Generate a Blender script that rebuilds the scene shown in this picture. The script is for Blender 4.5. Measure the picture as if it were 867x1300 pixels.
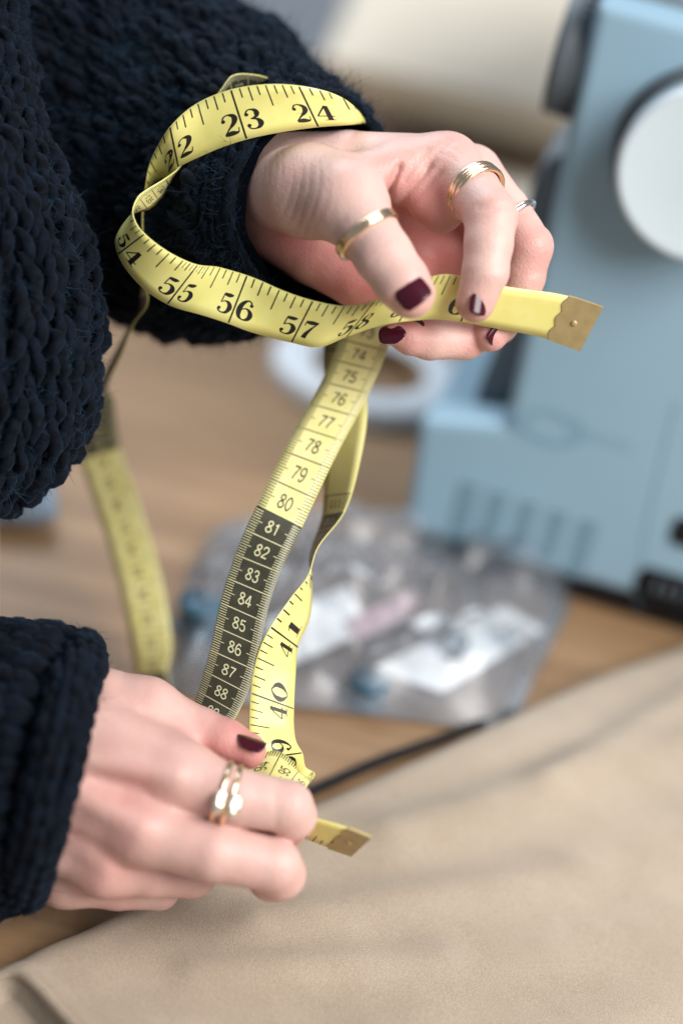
import bpy, math, random
import numpy as np
from mathutils import Vector, Matrix
rng = np.random.default_rng(7); random.seed(7)
S = bpy.context.scene; COL = S.collection
for o in list(bpy.data.objects): bpy.data.objects.remove(o)

# ------------------------------------------------------------------ camera, world, lights, exposure
PITCH, ROLL, D = math.radians(30), math.radians(12.5), 755.0          # D: focus distance (mm)
KPX = 388.3/1300.0                                                    # mm per photo pixel in the focus plane
r0 = np.array([1.,0,0]); fw = np.array([0, math.cos(PITCH), -math.sin(PITCH)]); u0 = np.array([0, math.sin(PITCH), math.cos(PITCH)])
rt = math.cos(ROLL)*r0 + math.sin(ROLL)*u0
up = -math.sin(ROLL)*r0 + math.cos(ROLL)*u0
ORG = np.array([0, 0, 155.0])                                         # the point in focus, mm above the table
CAM = ORG - fw*D
cd = bpy.data.cameras.new('camera'); cam = bpy.data.objects.new('camera', cd); COL.objects.link(cam)
cam.matrix_world = Matrix([[rt[i], up[i], -fw[i], CAM[i]/1000] for i in range(3)] + [[0,0,0,1]])
cd.sensor_fit = 'VERTICAL'; cd.sensor_height = 36; cd.lens = 70; cd.clip_start = .02; cd.clip_end = 60
cd.dof.use_dof = True; cd.dof.focus_distance = (D-5)/1000; cd.dof.aperture_fstop = 2.3; cd.dof.aperture_blades = 9
S.camera = cam

w = bpy.data.worlds.new('World'); S.world = w; w.use_nodes = True
bg = w.node_tree.nodes['Background']; bg.inputs[0].default_value = (.80,.88,1.0,1); bg.inputs[1].default_value = .25

def area(name, loc, target, size, power, col, sy=None):
    l = bpy.data.lights.new(name, 'AREA'); l.energy = power; l.color = col; l.size = size
    l.shape = 'RECTANGLE'; l.size_y = sy or size
    o = bpy.data.objects.new(name, l); COL.objects.link(o); o.location = loc
    o.rotation_euler = (Vector(target)-Vector(loc)).to_track_quat('-Z','Y').to_euler()
    return o
area('window_light', (.95,-.6,1.15), (0,.1,.1), 1.0, 37, (1,.965,.925))
area('far_window_light', (-.7,1.1,1.35), (0,.1,.1), 1.1, 22, (.86,.93,1))
vs = S.view_settings; vs.view_transform = 'Standard'; vs.look = 'None'; vs.exposure = 0.14; vs.gamma = 1
S.cycles.max_bounces = 8; S.cycles.transparent_max_bounces = 16
S.cycles.use_denoising = True

# ------------------------------------------------------------------ placing helpers (mm)
NEARER = 0.0                                 # extra mm towards the viewer for the lower hand and its sleeve
def P(px, py, wv=0.0):                       # a point wv mm in front of (+) or behind (-) the focus plane
    wv = wv + NEARER
    s = (D-wv)/D
    return ORG + rt*(px-433.5)*KPX*s + up*(650-py)*KPX*s - fw*wv
def ray(px, py): return rt*(px-433.5)*KPX + up*(650-py)*KPX + fw*D
def on_z(px, py, z=0.0):
    d = ray(px,py); return CAM + d*((z-CAM[2])/d[2])
def on_plane(px, py, p0, n):
    d = ray(px,py); return CAM + d*(np.dot(p0-CAM,n)/np.dot(d,n))
BAS = np.array([rt, up, -fw])                # rows: working axes of the hands (x right, y up, z to the viewer)
def toF(p): return (np.asarray(p)-ORG) @ BAS.T
def toW(q): return ORG + np.asarray(q) @ BAS

# ------------------------------------------------------------------ object helpers
def tag(o, label=None, cat=None, group=None, kind=None):
    if label: o['label'] = label
    if cat: o['category'] = cat
    if group: o['group'] = group
    if kind: o['kind'] = kind
    return o
ROOT = {}
def thing(name, at, label, cat, group=None, kind=None):
    o = bpy.data.objects.new(name, None); COL.objects.link(o)
    o.empty_display_size = .02; o.location = Vector(np.asarray(at)/1000)
    ROOT[o.name] = np.asarray(at, float)
    return tag(o, label, cat, group, kind)
def rootloc(p):
    while p.parent: p = p.parent
    return ROOT.get(p.name, np.zeros(3))
def mesh(name, V, F, mat, parent=None, smooth=True, mats=None, midx=None, attr=None, bevel=0, kind=None, label=None, sub=0, origin=None):
    V = np.asarray(V, float)
    if parent: off = rootloc(parent)
    elif origin is not None: off = np.asarray(origin, float)
    else: off = np.array([V[:,0].mean(), V[:,1].mean(), V[:,2].min()])
    me = bpy.data.meshes.new(name)
    V2 = (V-off)/1000
    if isinstance(F, np.ndarray):
        k = F.shape[1]; n = len(F)
        me.vertices.add(len(V2)); me.vertices.foreach_set('co', V2.astype(np.float32).ravel())
        me.loops.add(n*k); me.loops.foreach_set('vertex_index', F.astype(np.int32).ravel())
        me.polygons.add(n); me.polygons.foreach_set('loop_start', np.arange(0,n*k,k,dtype=np.int32))
        me.polygons.foreach_set('loop_total', np.full(n,k,dtype=np.int32))
        me.update(calc_edges=True); me.validate()
    else:
        me.from_pydata(V2.tolist(), [], F); me.update()
    for m in (mats or [mat]): me.materials.append(m)
    if midx is not None: me.polygons.foreach_set('material_index', np.asarray(midx, dtype=np.int32))
    if smooth: me.polygons.foreach_set('use_smooth', np.ones(len(me.polygons), dtype=bool))
    if attr:
        for an, av in attr.items():
            a = me.attributes.new(an, 'FLOAT', 'POINT'); a.data.foreach_set('value', np.asarray(av, dtype=np.float32))
    o = bpy.data.objects.new(name, me); COL.objects.link(o)
    if parent: o.parent = parent
    else: o.location = Vector(off/1000); ROOT[o.name] = off
    if bevel:
        b = o.modifiers.new('bevel','BEVEL'); b.width = bevel/1000; b.segments = 3; b.limit_method = 'ANGLE'; b.angle_limit = math.radians(40)
        wn = o.modifiers.new('wn','WEIGHTED_NORMAL'); wn.keep_sharp = True
    if sub:
        s_ = o.modifiers.new('sub','SUBSURF'); s_.levels = s_.render_levels = sub
    if kind: o['kind'] = kind
    if label: o['label'] = label
    return o
def gridF(nu, nv, wrapv=False, wrapu=False):
    iu = np.arange(nu if wrapu else nu-1); iv = np.arange(nv if wrapv else nv-1)
    a, b = np.meshgrid(iu, iv, indexing='ij'); a2 = (a+1)%nu; b2 = (b+1)%nv
    return np.stack([a*nv+b, a2*nv+b, a2*nv+b2, a*nv+b2], -1).reshape(-1,4)
class MB:                                    # gathers several pieces that belong to one mesh
    def __init__(s): s.V=[]; s.F=[]; s.n=0
    def add(s, V, F):
        V = np.asarray(V,float); s.V.append(V); s.F += [[int(i)+s.n for i in f] for f in F]; s.n += len(V)
    def build(s, name, mat, parent=None, **k): return mesh(name, np.vstack(s.V), s.F, mat, parent, **k)
def prism(poly3, back):                      # closed outline + the vector it is pushed along
    p = np.asarray(poly3); n = len(p); V = np.vstack([p, p+back])
    F = [list(range(n)), list(range(2*n-1,n-1,-1))] + [[i, n+i, n+(i+1)%n, (i+1)%n] for i in range(n)]
    return V, F
def tube(path, rad, nseg=10, cap=True):
    path = np.asarray(path,float); n = len(path); rad = np.broadcast_to(rad,(n,))
    t = np.gradient(path,axis=0); t /= np.linalg.norm(t,axis=1)[:,None]+1e-9
    ref = np.array([.31,.22,.93]); V=[]
    e1 = np.cross(t[0],ref); e1/=np.linalg.norm(e1)
    for i in range(n):
        e1 = e1 - t[i]*np.dot(e1,t[i]); e1/=np.linalg.norm(e1); e2=np.cross(t[i],e1)
        for k in range(nseg):
            a=2*math.pi*k/nseg; V.append(path[i]+rad[i]*(math.cos(a)*e1+math.sin(a)*e2))
    F=[list(f) for f in gridF(n,nseg,True)]
    if cap: F += [list(range(nseg))[::-1], [ (n-1)*nseg+k for k in range(nseg)]]
    return np.array(V),F
def crom(pts, n=8, closed=False):
    p = np.asarray(pts,float); m=len(p); out=[]
    for i in range(m if closed else m-1):
        if closed: a,b,c,d = p[i-1],p[i],p[(i+1)%m],p[(i+2)%m]
        else: a,b,c,d = p[max(i-1,0)],p[i],p[i+1],p[min(i+2,m-1)]
        for k in range(n):
            t=k/n; out.append(.5*((2*b)+(-a+c)*t+(2*a-5*b+4*c-d)*t*t+(-a+3*b-3*c+d)*t**3))
    if not closed: out.append(p[-1])
    return np.array(out)
def lathe(prof, c, ax, nseg=48):             # prof: (radius, height) pairs round axis ax through c
    ax=np.asarray(ax,float); ax/=np.linalg.norm(ax); e1=np.cross(ax,[.3,.5,.81]); e1/=np.linalg.norm(e1); e2=np.cross(ax,e1)
    V=[c+ax*h+r_*(math.cos(2*math.pi*k/nseg)*e1+math.sin(2*math.pi*k/nseg)*e2) for r_,h in prof for k in range(nseg)]
    return np.array(V),[list(f) for f in gridF(len(prof),nseg,True)]

# ------------------------------------------------------------------ materials
def mat(name, col, rough=.5, metal=0, **k):
    m = bpy.data.materials.new(name); m.use_nodes = True; b = m.node_tree.nodes['Principled BSDF']
    b.inputs['Base Color'].default_value = (*col,1); b.inputs['Roughness'].default_value = rough; b.inputs['Metallic'].default_value = metal
    for kk,v in k.items(): b.inputs[kk].default_value = v
    return m
def nd(m, typ, **k):
    n = m.node_tree.nodes.new(typ)
    for a,v in k.items():
        if a in n.inputs: n.inputs[a].default_value = v
        else: setattr(n,a,v)
    return n
def lk(m,a,b): m.node_tree.links.new(a,b)
def bsdf(m): return m.node_tree.nodes['Principled BSDF']
def noisecol(m, c1, c2, scale, detail=4, stretch=None, bump=0, bscale=None, bdist=.0005, lo=.35, hi=.65):
    tc = nd(m,'ShaderNodeTexCoord'); mp = nd(m,'ShaderNodeMapping'); lk(m,tc.outputs['Object'],mp.inputs[0])
    if stretch: mp.inputs['Scale'].default_value = stretch
    n = nd(m,'ShaderNodeTexNoise',Scale=scale,Detail=detail); lk(m,mp.outputs[0],n.inputs['Vector'])
    cr = nd(m,'ShaderNodeValToRGB'); cr.color_ramp.elements[0].color=(*c1,1); cr.color_ramp.elements[1].color=(*c2,1)
    cr.color_ramp.elements[0].position=lo; cr.color_ramp.elements[1].position=hi
    lk(m,n.outputs[0],cr.inputs[0]); lk(m,cr.outputs[0],bsdf(m).inputs['Base Color'])
    if bump:
        n2 = nd(m,'ShaderNodeTexNoise',Scale=bscale or scale*8,Detail=3); lk(m,mp.outputs[0],n2.inputs['Vector'])
        bp = nd(m,'ShaderNodeBump',Strength=bump,Distance=bdist); lk(m,n2.outputs[0],bp.inputs['Height']); lk(m,bp.outputs[0],bsdf(m).inputs['Normal'])
    return m
M = {}
m = M['skin'] = mat('skin',(.6,.4,.34),.46)
b = bsdf(m); b.inputs['Subsurface Weight'].default_value=.13; b.inputs['Subsurface Radius'].default_value=(1,.36,.22); b.inputs['Subsurface Scale'].default_value=.0035
b.inputs['Specular IOR Level'].default_value=.42
at = nd(m,'ShaderNodeAttribute',attribute_name='flush_shade'); tc = nd(m,'ShaderNodeTexCoord')
n1 = nd(m,'ShaderNodeTexNoise',Scale=55,Detail=8,Roughness=.62); lk(m,tc.outputs['Object'],n1.inputs[0])
mx = nd(m,'ShaderNodeMix',data_type='RGBA'); mx.inputs[6].default_value=(.67,.46,.405,1); mx.inputs[7].default_value=(.58,.21,.19,1)
ma = nd(m,'ShaderNodeMath',operation='MULTIPLY_ADD'); ma.inputs[1].default_value=.75; ma.inputs[2].default_value=-.31
ad = nd(m,'ShaderNodeMath',operation='ADD',use_clamp=True)
lk(m,n1.outputs[0],ma.inputs[0]); lk(m,ma.outputs[0],ad.inputs[0]); lk(m,at.outputs['Fac'],ad.inputs[1]); lk(m,ad.outputs[0],mx.inputs[0]); lk(m,mx.outputs[2],b.inputs['Base Color'])
v1 = nd(m,'ShaderNodeTexVoronoi',feature='DISTANCE_TO_EDGE',Scale=620); lk(m,tc.outputs['Object'],v1.inputs['Vector'])
n2 = nd(m,'ShaderNodeTexNoise',Scale=260,Detail=4); lk(m,tc.outputs['Object'],n2.inputs[0])
a2 = nd(m,'ShaderNodeMath',operation='ADD'); lk(m,v1.outputs['Distance'],a2.inputs[0]); lk(m,n2.outputs[0],a2.inputs[1])
bp = nd(m,'ShaderNodeBump',Strength=.55,Distance=.00035); lk(m,a2.outputs[0],bp.inputs['Height']); lk(m,bp.outputs[0],b.inputs['Normal'])
M['polish'] = mat('burgundy_nail_polish',(.050,.003,.012),.2,**{'Specular IOR Level':.45})
M['gold'] = mat('pale_gold',(.90,.70,.48),.2,1)
M['palegold'] = mat('white_gold',(.95,.84,.68),.34,1)
M['silver'] = mat('silver',(.75,.72,.68),.2,1)
M['brass'] = noisecol(mat('brass_tip',(.4,.27,.09),.5,.35),(.40,.31,.145),(.46,.36,.175),200,2)
M['yellow'] = noisecol(mat('tape_yellow',(.8,.75,.25),.34),(.79,.735,.23),(.83,.78,.28),120,4,bump=.12,bscale=2200,bdist=.00006)
M['cmyellow'] = noisecol(mat('tape_yellow_cm_side',(.8,.75,.32),.36),(.78,.725,.28),(.83,.775,.35),120,4,bump=.12,bscale=2200,bdist=.00006)
M['cmdark'] = noisecol(mat('tape_dark_block',(.05,.05,.03),.38),(.045,.043,.026),(.062,.058,.036),300,3,bump=.12,bscale=2200,bdist=.00006)
M['ink'] = mat('black_ink',(.012,.010,.008),.42)
M['paleink'] = mat('pale_ink',(.72,.70,.42),.45)
M['bluewhite']=mat('tape_glare_white',(.7,.72,.6),.4)
m = M['wool'] = noisecol(mat('navy_wool',(.008,.012,.024),.9),(.0008,.0014,.003),(.0035,.008,.017),220,3,bump=.8,bscale=1400,bdist=.0006)
bsdf(m).inputs['Sheen Weight'].default_value=.07; bsdf(m).inputs['Sheen Tint'].default_value=(.25,.48,.85,1); bsdf(m).inputs['Sheen Roughness'].default_value=.4
bsdf(m).inputs['Specular IOR Level'].default_value=.15
m = M['fibre'] = mat('navy_wool_fibre',(.006,.018,.04),.8,**{'Specular IOR Level':.25}); noisecol(m,(.002,.005,.011),(.016,.042,.078),60,3)
M['woolcore'] = mat('navy_wool_ground',(.004,.006,.011),.95,**{'Specular IOR Level':.05})
M['wood'] = mat('table_wood',(.3,.19,.11),.42)
m=M['wood']; tc=nd(m,'ShaderNodeTexCoord'); mp=nd(m,'ShaderNodeMapping'); lk(m,tc.outputs['Object'],mp.inputs[0]); mp.inputs['Scale'].default_value=(2.2,26,10); mp.inputs['Rotation'].default_value=(0,0,.35)
n=nd(m,'ShaderNodeTexNoise',Scale=2.2,Detail=7,Roughness=.6); lk(m,mp.outputs[0],n.inputs['Vector'])
cr=nd(m,'ShaderNodeValToRGB'); cr.color_ramp.elements[0].color=(.20,.115,.055,1); cr.color_ramp.elements[1].color=(.40,.25,.138,1); cr.color_ramp.elements[0].position=.3; cr.color_ramp.elements[1].position=.72
lk(m,n.outputs[0],cr.inputs[0]); lk(m,cr.outputs[0],bsdf(m).inputs['Base Color'])
bp=nd(m,'ShaderNodeBump',Strength=.15,Distance=.0005); lk(m,n.outputs[0],bp.inputs['Height']); lk(m,bp.outputs[0],bsdf(m).inputs['Normal'])
m = M['cloth'] = mat('beige_cotton',(.48,.37,.27),.85); bsdf(m).inputs['Sheen Weight'].default_value=.15; bsdf(m).inputs['Specular IOR Level'].default_value=.2
noisecol(m,(.405,.325,.245),(.465,.38,.295),40,8,bump=.8,bscale=2000,bdist=.0006,lo=.3,hi=.7)
m=M['cloth']; ln_=bsdf(m).inputs['Base Color'].links[0]; src=ln_.from_socket; tc=nd(m,'ShaderNodeTexCoord')
n=nd(m,'ShaderNodeTexNoise',Scale=1300,Detail=3); lk(m,tc.outputs['Object'],n.inputs['Vector']); mr=nd(m,'ShaderNodeMapRange'); mr.inputs[1].default_value=.3; mr.inputs[2].default_value=.7; mr.inputs[3].default_value=.87; mr.inputs[4].default_value=1.13
lk(m,n.outputs[0],mr.inputs[0]); mm=nd(m,'ShaderNodeMix',data_type='RGBA',blend_type='MULTIPLY'); mm.inputs[0].default_value=1; lk(m,src,mm.inputs[6]); lk(m,mr.outputs[0],mm.inputs[7]); lk(m,mm.outputs[2],bsdf(m).inputs['Base Color'])
M['linen'] = noisecol(mat('pale_linen',(.76,.68,.56),.9),(.73,.65,.53),(.79,.71,.59),9,4)
M['denim'] = noisecol(mat('pale_blue_cotton',(.22,.30,.40),.9),(.19,.26,.35),(.26,.35,.46),60,4)
M['machine'] = noisecol(mat('pale_blue_enamel',(.275,.43,.54),.42),(.265,.42,.53),(.285,.44,.55),6,3,bump=.05,bscale=700,bdist=.0002)
M['greyplast'] = mat('grey_plastic',(.10,.125,.145),.5)
M['midgrey'] = mat('blue_grey_plastic',(.12,.16,.19),.5)
M['throat'] = mat('throat_shade_grey',(.17,.21,.24),.55)
M['white'] = mat('white_plastic',(.63,.74,.80),.35)
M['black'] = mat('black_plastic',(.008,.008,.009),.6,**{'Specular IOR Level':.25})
M['slot'] = mat('vent_dark',(.14,.24,.31),.6)
M['emblem'] = mat('emblem_blue',(.19,.34,.47),.4)
M['paper'] = mat('white_paper',(.75,.76,.76),.7)
M['card'] = mat('cardboard',(.35,.21,.11),.8)
M['crepe'] = mat('white_crepe_tape',(.82,.87,.92),.7)
M['pink'] = mat('pink_card',(.55,.38,.40),.6)
M['teal'] = mat('dark_teal_plastic',(.04,.11,.17),.4)
M['wall'] = noisecol(mat('grey_blue_wall',(.42,.47,.52),.9),(.40,.45,.50),(.45,.50,.55),3,3)
m = M['film'] = bpy.data.materials.new('clear_plastic_film'); m.use_nodes=True; nt=m.node_tree; nt.nodes.remove(nt.nodes['Principled BSDF'])
tr=nd(m,'ShaderNodeBsdfTransparent'); tr.inputs[0].default_value=(.955,.975,1,1); gl=nd(m,'ShaderNodeBsdfGlossy',Roughness=.3); gl.inputs[0].default_value=(1,1,1,1)
df=nd(m,'ShaderNodeBsdfDiffuse'); df.inputs[0].default_value=(.80,.88,1.0,1)
fr=nd(m,'ShaderNodeFresnel',IOR=1.5); m1=nd(m,'ShaderNodeMixShader'); m2=nd(m,'ShaderNodeMixShader'); m1.inputs[0].default_value=.085
lk(m,tr.outputs[0],m1.inputs[1]); lk(m,df.outputs[0],m1.inputs[2]); lk(m,fr.outputs[0],m2.inputs[0]); lk(m,m1.outputs[0],m2.inputs[1]); lk(m,gl.outputs[0],m2.inputs[2])
lk(m,m2.outputs[0],nt.nodes['Material Output'].inputs[0])

def vnoise(p, seed=0, oct=3, f=1.0):         # cheap smooth noise: sums of sines on random directions
    g = np.random.default_rng(seed); out = np.zeros(len(p)); a=1; tot=0
    for o in range(oct):
        for _ in range(5):
            d = g.normal(size=p.shape[1]); d/=np.linalg.norm(d); out += a*np.sin(p@d*f*(.7+.6*g.random())+g.random()*6.28)
        tot += a*5**.5; a*=.5; f*=2.1
    return out/tot

# ------------------------------------------------------------------ setting: table, wall
tab = thing('table',(0,300,-30),'brown wooden table under the fabric, bag and sewing machine','table')
V,F = prism([[-1500,-700,0],[1500,-700,0],[1500,1020,0],[-1500,1020,0]], np.array([0,0,-30.]))
mesh('tabletop',V,F,M['wood'],tab,smooth=False,bevel=3)
V,F = prism([[-3000,2300,-800],[3000,2300,-800],[3000,2300,2200],[-3000,2300,2200]], np.array([0,60.,0]))
mesh('wall',V,F,M['wall'],None,smooth=False,kind='structure')
V,F = prism([[-3000,-2000,-800],[3000,-2000,-800],[3000,2300,-800],[-3000,2300,-800]], np.array([0,0,-20.]))
mesh('floor',V,F,M['wall'],None,smooth=False,kind='structure')
for k,(x,y) in enumerate([(-1400,-620),(1400,-620),(-1400,940),(1400,940)]):
    V,F = prism([[x-35,y-35,-30],[x+35,y-35,-30],[x+35,y+35,-30],[x-35,y+35,-30]],np.array([0,0,-768.])); mesh('leg',V,F,M['wood'],tab,smooth=False)

# ------------------------------------------------------------------ sewing machine, seen from its handwheel end
BZ=15.0; a0 = on_z(513,672,BZ); a1 = on_z(867,776,BZ)
mx_ = a1-a0; mx_[2]=0; mx_/=np.linalg.norm(mx_); mz=np.array([0,0,1.]); my=np.cross(mz,mx_)
def MP(px,py,back=0): return on_plane(px,py,a0,my)+my*back
mach = thing('sewing_machine', np.array([a0[0]+60,a0[1]+20,0]),'pale blue sewing machine on the table with white handwheel and vent slots facing out','sewing machine')
topz = MP(760,-60)[2]
def at_(px,py): q=MP(px,py)-a0; return np.array([q@mx_,q[2]])
A=at_(513,672); Bq=at_(541,500); Cq=at_(648,512); Dq=at_(768,-40); wmax=A[0]+205
def M3(x,z,b=0): return a0+mx_*x+my*b+np.array([0,0,z-a0[2]])
poly=[M3(A[0],BZ),M3(Bq[0]-.5,Bq[1]),M3(Cq[0],Cq[1]+2),M3(Dq[0],Dq[1]),M3(wmax,Dq[1]),M3(wmax,BZ)]
V,F=prism(poly,my*28); mesh('end_cover',V,F,M['machine'],mach,smooth=False,bevel=5)
poly=[M3(A[0]+2,BZ+2,29),M3(Bq[0]+2,Bq[1]-3,29),M3(wmax-3,Bq[1]-3,29),M3(wmax-3,BZ+2,29)]
V,F=prism(poly,my*380); mesh('bed',V,F,M['machine'],mach,smooth=False,bevel=5)
poly=[M3(Cq[0]+12,Bq[1]-2,29),M3(Dq[0]+6,Dq[1]-4,29),M3(wmax-4,Dq[1]-4,29),M3(wmax-4,Bq[1]-2,29)]
V,F=prism(poly,my*95); mesh('column',V,F,M['midgrey'],mach,smooth=False,bevel=5)
poly=[M3(Dq[0]-12,Dq[1]-95,125),M3(Dq[0]+4,Dq[1]-6,125),M3(wmax-4,Dq[1]-6,125),M3(wmax-4,Dq[1]-95,125)]
V,F=prism(poly,my*285); mesh('arm',V,F,M['machine'],mach,smooth=False,bevel=8)
# panel in the recess, its shade put into the grey colour, rounded at the top
pr=[(690,540),(592,525),(622,420),(650,290),(664,230),(684,202),(712,196),(760,210)]
poly=list(crom([on_plane(x+12,y,a0+my*34,my) for x,y in pr],5))[::-1]
V,F=prism(poly,my*60); mesh('throat_shade_panel',V,F,M['throat'],mach,smooth=False,bevel=3)
# stitch dial on the front
dc=at_(772,62); c=M3(dc[0]+6,dc[1],34)
prof=[(0,0),(26,0),(29,3),(29,22),(30,24),(30,30),(0,30)]
V,F=lathe(prof,c,-mx_,40); dial=mesh('stitch_dial',V,F,M['greyplast'],mach)
mb=MB()
for k in range(36):
    a=2*math.pi*k/36; d=math.cos(a)*my+math.sin(a)*mz; t=np.cross(mx_,d)
    cc=c-mx_*4+d*29; V,F=prism([cc-t*1.2-d,cc+t*1.2-d,cc+t*.7+d*1.4,cc-t*.7+d*1.4],-mx_*18); mb.add(V,F)
mb.build('grip_ridges',M['greyplast'],dial,smooth=False)
# handwheel
hc=at_(893,228); R=at_(893,228)[1]-at_(893,345)[1]
hw0=on_plane(896,226,a0-my*27,my)+my*27; R*=.96
V,F=lathe([(R*1.08,1),(R*1.08,-3),(R*1.0,-4),(R*.96,-8),(R*.8,-8)],hw0,my*1.0,64); mesh('wheel_collar',V,F,M['greyplast'],mach)
V,F=lathe([(R*.9,-6),(R*.97,-9),(R*.985,-24),(R*.97,-26.5),(R*.93,-27.5),(R*.9,-27.2),(R*.3,-27.2),(.01,-27.2)],hw0,my,64); hwl=mesh('handwheel',V,F,M['white'],mach)
# vents: five columns of slots
for cx,cy in [(595,618),(632,630),(670,642),(708,654),(746,666)]:
    for k in range(7):
        q=at_(cx,cy)+np.array([0,(3-k)*5.0]); hw_,hh=5.2,1.5
        V,F=prism([M3(q[0]-hw_,q[1]-hh,-.35),M3(q[0]+hw_,q[1]-hh,-.35),M3(q[0]+hw_,q[1]+hh,-.35),M3(q[0]-hw_,q[1]+hh,-.35)],my*2)
        mesh('vent_slot',V,F,M['slot'],mach,smooth=False)
# emblem: swirl and blurred wordmark strokes
e=at_(705,505); mb=MB()
for rr,a_0,a_1,wd in [(13,-200,60,2.2),(8.5,-30,230,1.8)]:
    ang=np.radians(np.linspace(a_0,a_1,24)); wv=wd*np.sin(np.linspace(0,math.pi,24))
    o_=[M3(e[0]+(rr+w_)*1.3*math.cos(a),e[1]+(rr+w_)*.75*math.sin(a),-.3) for a,w_ in zip(ang,wv)]; i_=[M3(e[0]+(rr-w_)*1.3*math.cos(a),e[1]+(rr-w_)*.75*math.sin(a),-.3) for a,w_ in zip(ang,wv)]
    V=np.vstack([o_,i_]); mb.add(V,[[i,i+1,24+i+1,24+i] for i in range(23)])
for k,x in enumerate([20,25,30,35,40]):
    V,F=prism([M3(e[0]+x,e[1]-3,-.3),M3(e[0]+x+1.3,e[1]-3,-.3),M3(e[0]+x+1.3,e[1]+3,-.3),M3(e[0]+x,e[1]+3,-.3)],my*.6); mb.add(V,F)
mb.build('emblem',M['emblem'],mach,smooth=False)
V,F=tube(crom([M3(*at_(868,478),-.1),M3(*at_(852,540),-.1),M3(*at_(836,610),-.1),M3(*at_(826,660),-.1),M3(*at_(818,742),-.1)],5),.3,6); mesh('panel_seam',V,F,M['slot'],mach)
# switch and power socket
for (px,py,hw_,hh) in [(858,716,17,9),(885,645,9,8)]:
    q=at_(px,py); out=[(q[0]+hw_*sx*(1-.15*(abs(k)==1)),q[1]+hh*sz) for k,(sx,sz) in enumerate([(-1,-.6),(-.8,-1),(.8,-1),(1,-.6),(1,.6),(.8,1),(-.8,1),(-1,.6)])]
    V,F=prism([M3(x,z,-1.2) for x,z in out],my*3); so=mesh('power_socket' if hw_>10 else 'switch',V,F,M['black'],mach,smooth=False,bevel=.6)
    if hw_>10:
        for dx in (-6,0,6):
            V,F=prism([M3(q[0]+dx-1,q[1]-3,-3),M3(q[0]+dx+1,q[1]-3,-3),M3(q[0]+dx+1,q[1]+3,-3),M3(q[0]+dx-1,q[1]+3,-3)],my*1.6); mesh('pin',V,F,M['midgrey'],so,smooth=False)
V,F=prism([M3(A[0]+7,4,3),M3(A[0]+7,BZ+1.5,3),M3(wmax-7,BZ+1.5,3),M3(wmax-7,4,3)],my*395); mesh('base_gap_shade',V,F,M['black'],mach,smooth=False,bevel=1.5)  # black box added under the base to darken the shadow gap
for x in (A[0]+18,wmax-22):
    for b_ in (25,360):
        V,F=lathe([(.01,0),(11,0),(12,2),(12,BZ+3),(.01,BZ+3)],M3(x,0,b_)-np.array([0,0,M3(x,0,b_)[2]]),mz,20); mesh('rubber_foot',V,F,M['black'],mach)

# ------------------------------------------------------------------ roll of white tape lying behind
rc=on_z(468,468,10); V,F=lathe([(34,-10),(58,-10),(58.5,-9),(58.5,1),(58,2),(35,2)],rc,mz,64)
roll=thing('tape_roll',rc*[1,1,0],'wide white roll of tape lying flat beside the sewing machine','tape roll')
mesh('crepe_ring',V,F,M['crepe'],roll); V,F=lathe([(34.8,-10),(34.8,2.5),(32.5,2.5),(32.5,-10),(34.8,-10)],rc,mz,64); mesh('cardboard_core',V,F,M['card'],roll)

# ------------------------------------------------------------------ clear bag of notions on the table
bq=[on_z(*p) for p in [(232,760),(262,690),(290,668),(330,664),(470,676),(600,702),(690,726),(718,742),(716,775),(690,830),(668,890),(650,922),(615,930),(540,922),(400,905),(225,885),(222,840)]]
bagc=np.mean(bq,0); bagc[2]=0
outl=crom(bq,8,True); ang=np.arctan2(outl[:,1]-bagc[1],outl[:,0]-bagc[0]); o_=np.argsort(ang); ang=ang[o_]; rad=np.linalg.norm(outl-bagc,axis=1)[o_]
nt_,nr_=96,34; th=np.linspace(-math.pi,math.pi,nt_,endpoint=False); rr=np.interp(th,ang,rad,period=2*math.pi)
def baglayer(h,seed,z0):
    V=[]
    for i in range(nr_):
        f=(i/(nr_-1))**.85
        for j in range(nt_): V.append([bagc[0]+f*rr[j]*math.cos(th[j]),bagc[1]+f*rr[j]*math.sin(th[j]),f])
    V=np.array(V); f=V[:,2].copy(); xy=V[:,:2]
    cr_=np.abs(vnoise(xy,seed,3,.045)); cr2=np.abs(vnoise(xy,seed+5,2,.11))
    V[:,2]=z0+h*(1-f**2.4)*(.7+.45*vnoise(xy,seed+9,2,.02))+ (1-f**6)*(15*cr_+6*cr2)*(h/18)+1
    return V
bag=thing('plastic_bag',bagc,'crumpled clear plastic bag of sewing notions in front of the machine','plastic bag')
FF=gridF(nr_,nt_,True)
mesh('upper_film',baglayer(30,3,1.5),FF,M['film'],bag); V=baglayer(1.0,21,.6); mesh('lower_film',V,FF,M['film'],bag)
q=[on_z(*p,2.2) for p in [(712,740),(722,775),(655,905),(640,900)]]
V,F=prism([q[0],q[1],q[2],q[3]],np.array([0,0,1.2])); mesh('zip_strip',V,F,M['film'],bag,smooth=False)
def flatcard(name,pts,z,th_,m_,label,cat):
    p=np.array([on_z(x,y,z) for x,y in pts]); V,F=prism(p,np.array([0,0,th_])); return tag(mesh(name,V,F,m_,None,smooth=False,bevel=.3),label,cat)
flatcard('paper_card',[(335,790),(440,745),(470,800),(360,850)],5,1.2,M['paper'],'white paper card inside the plastic bag, left of the pink card','card')
flatcard('pink_card',[(440,790),(520,752),(535,775),(455,815)],8,1.2,M['pink'],'small pink card inside the plastic bag','card')
flatcard('instruction_sheet',[(470,850),(640,770),(690,800),(560,880)],3,.8,M['paper'],'large white folded sheet inside the right of the plastic bag','sheet')
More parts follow.
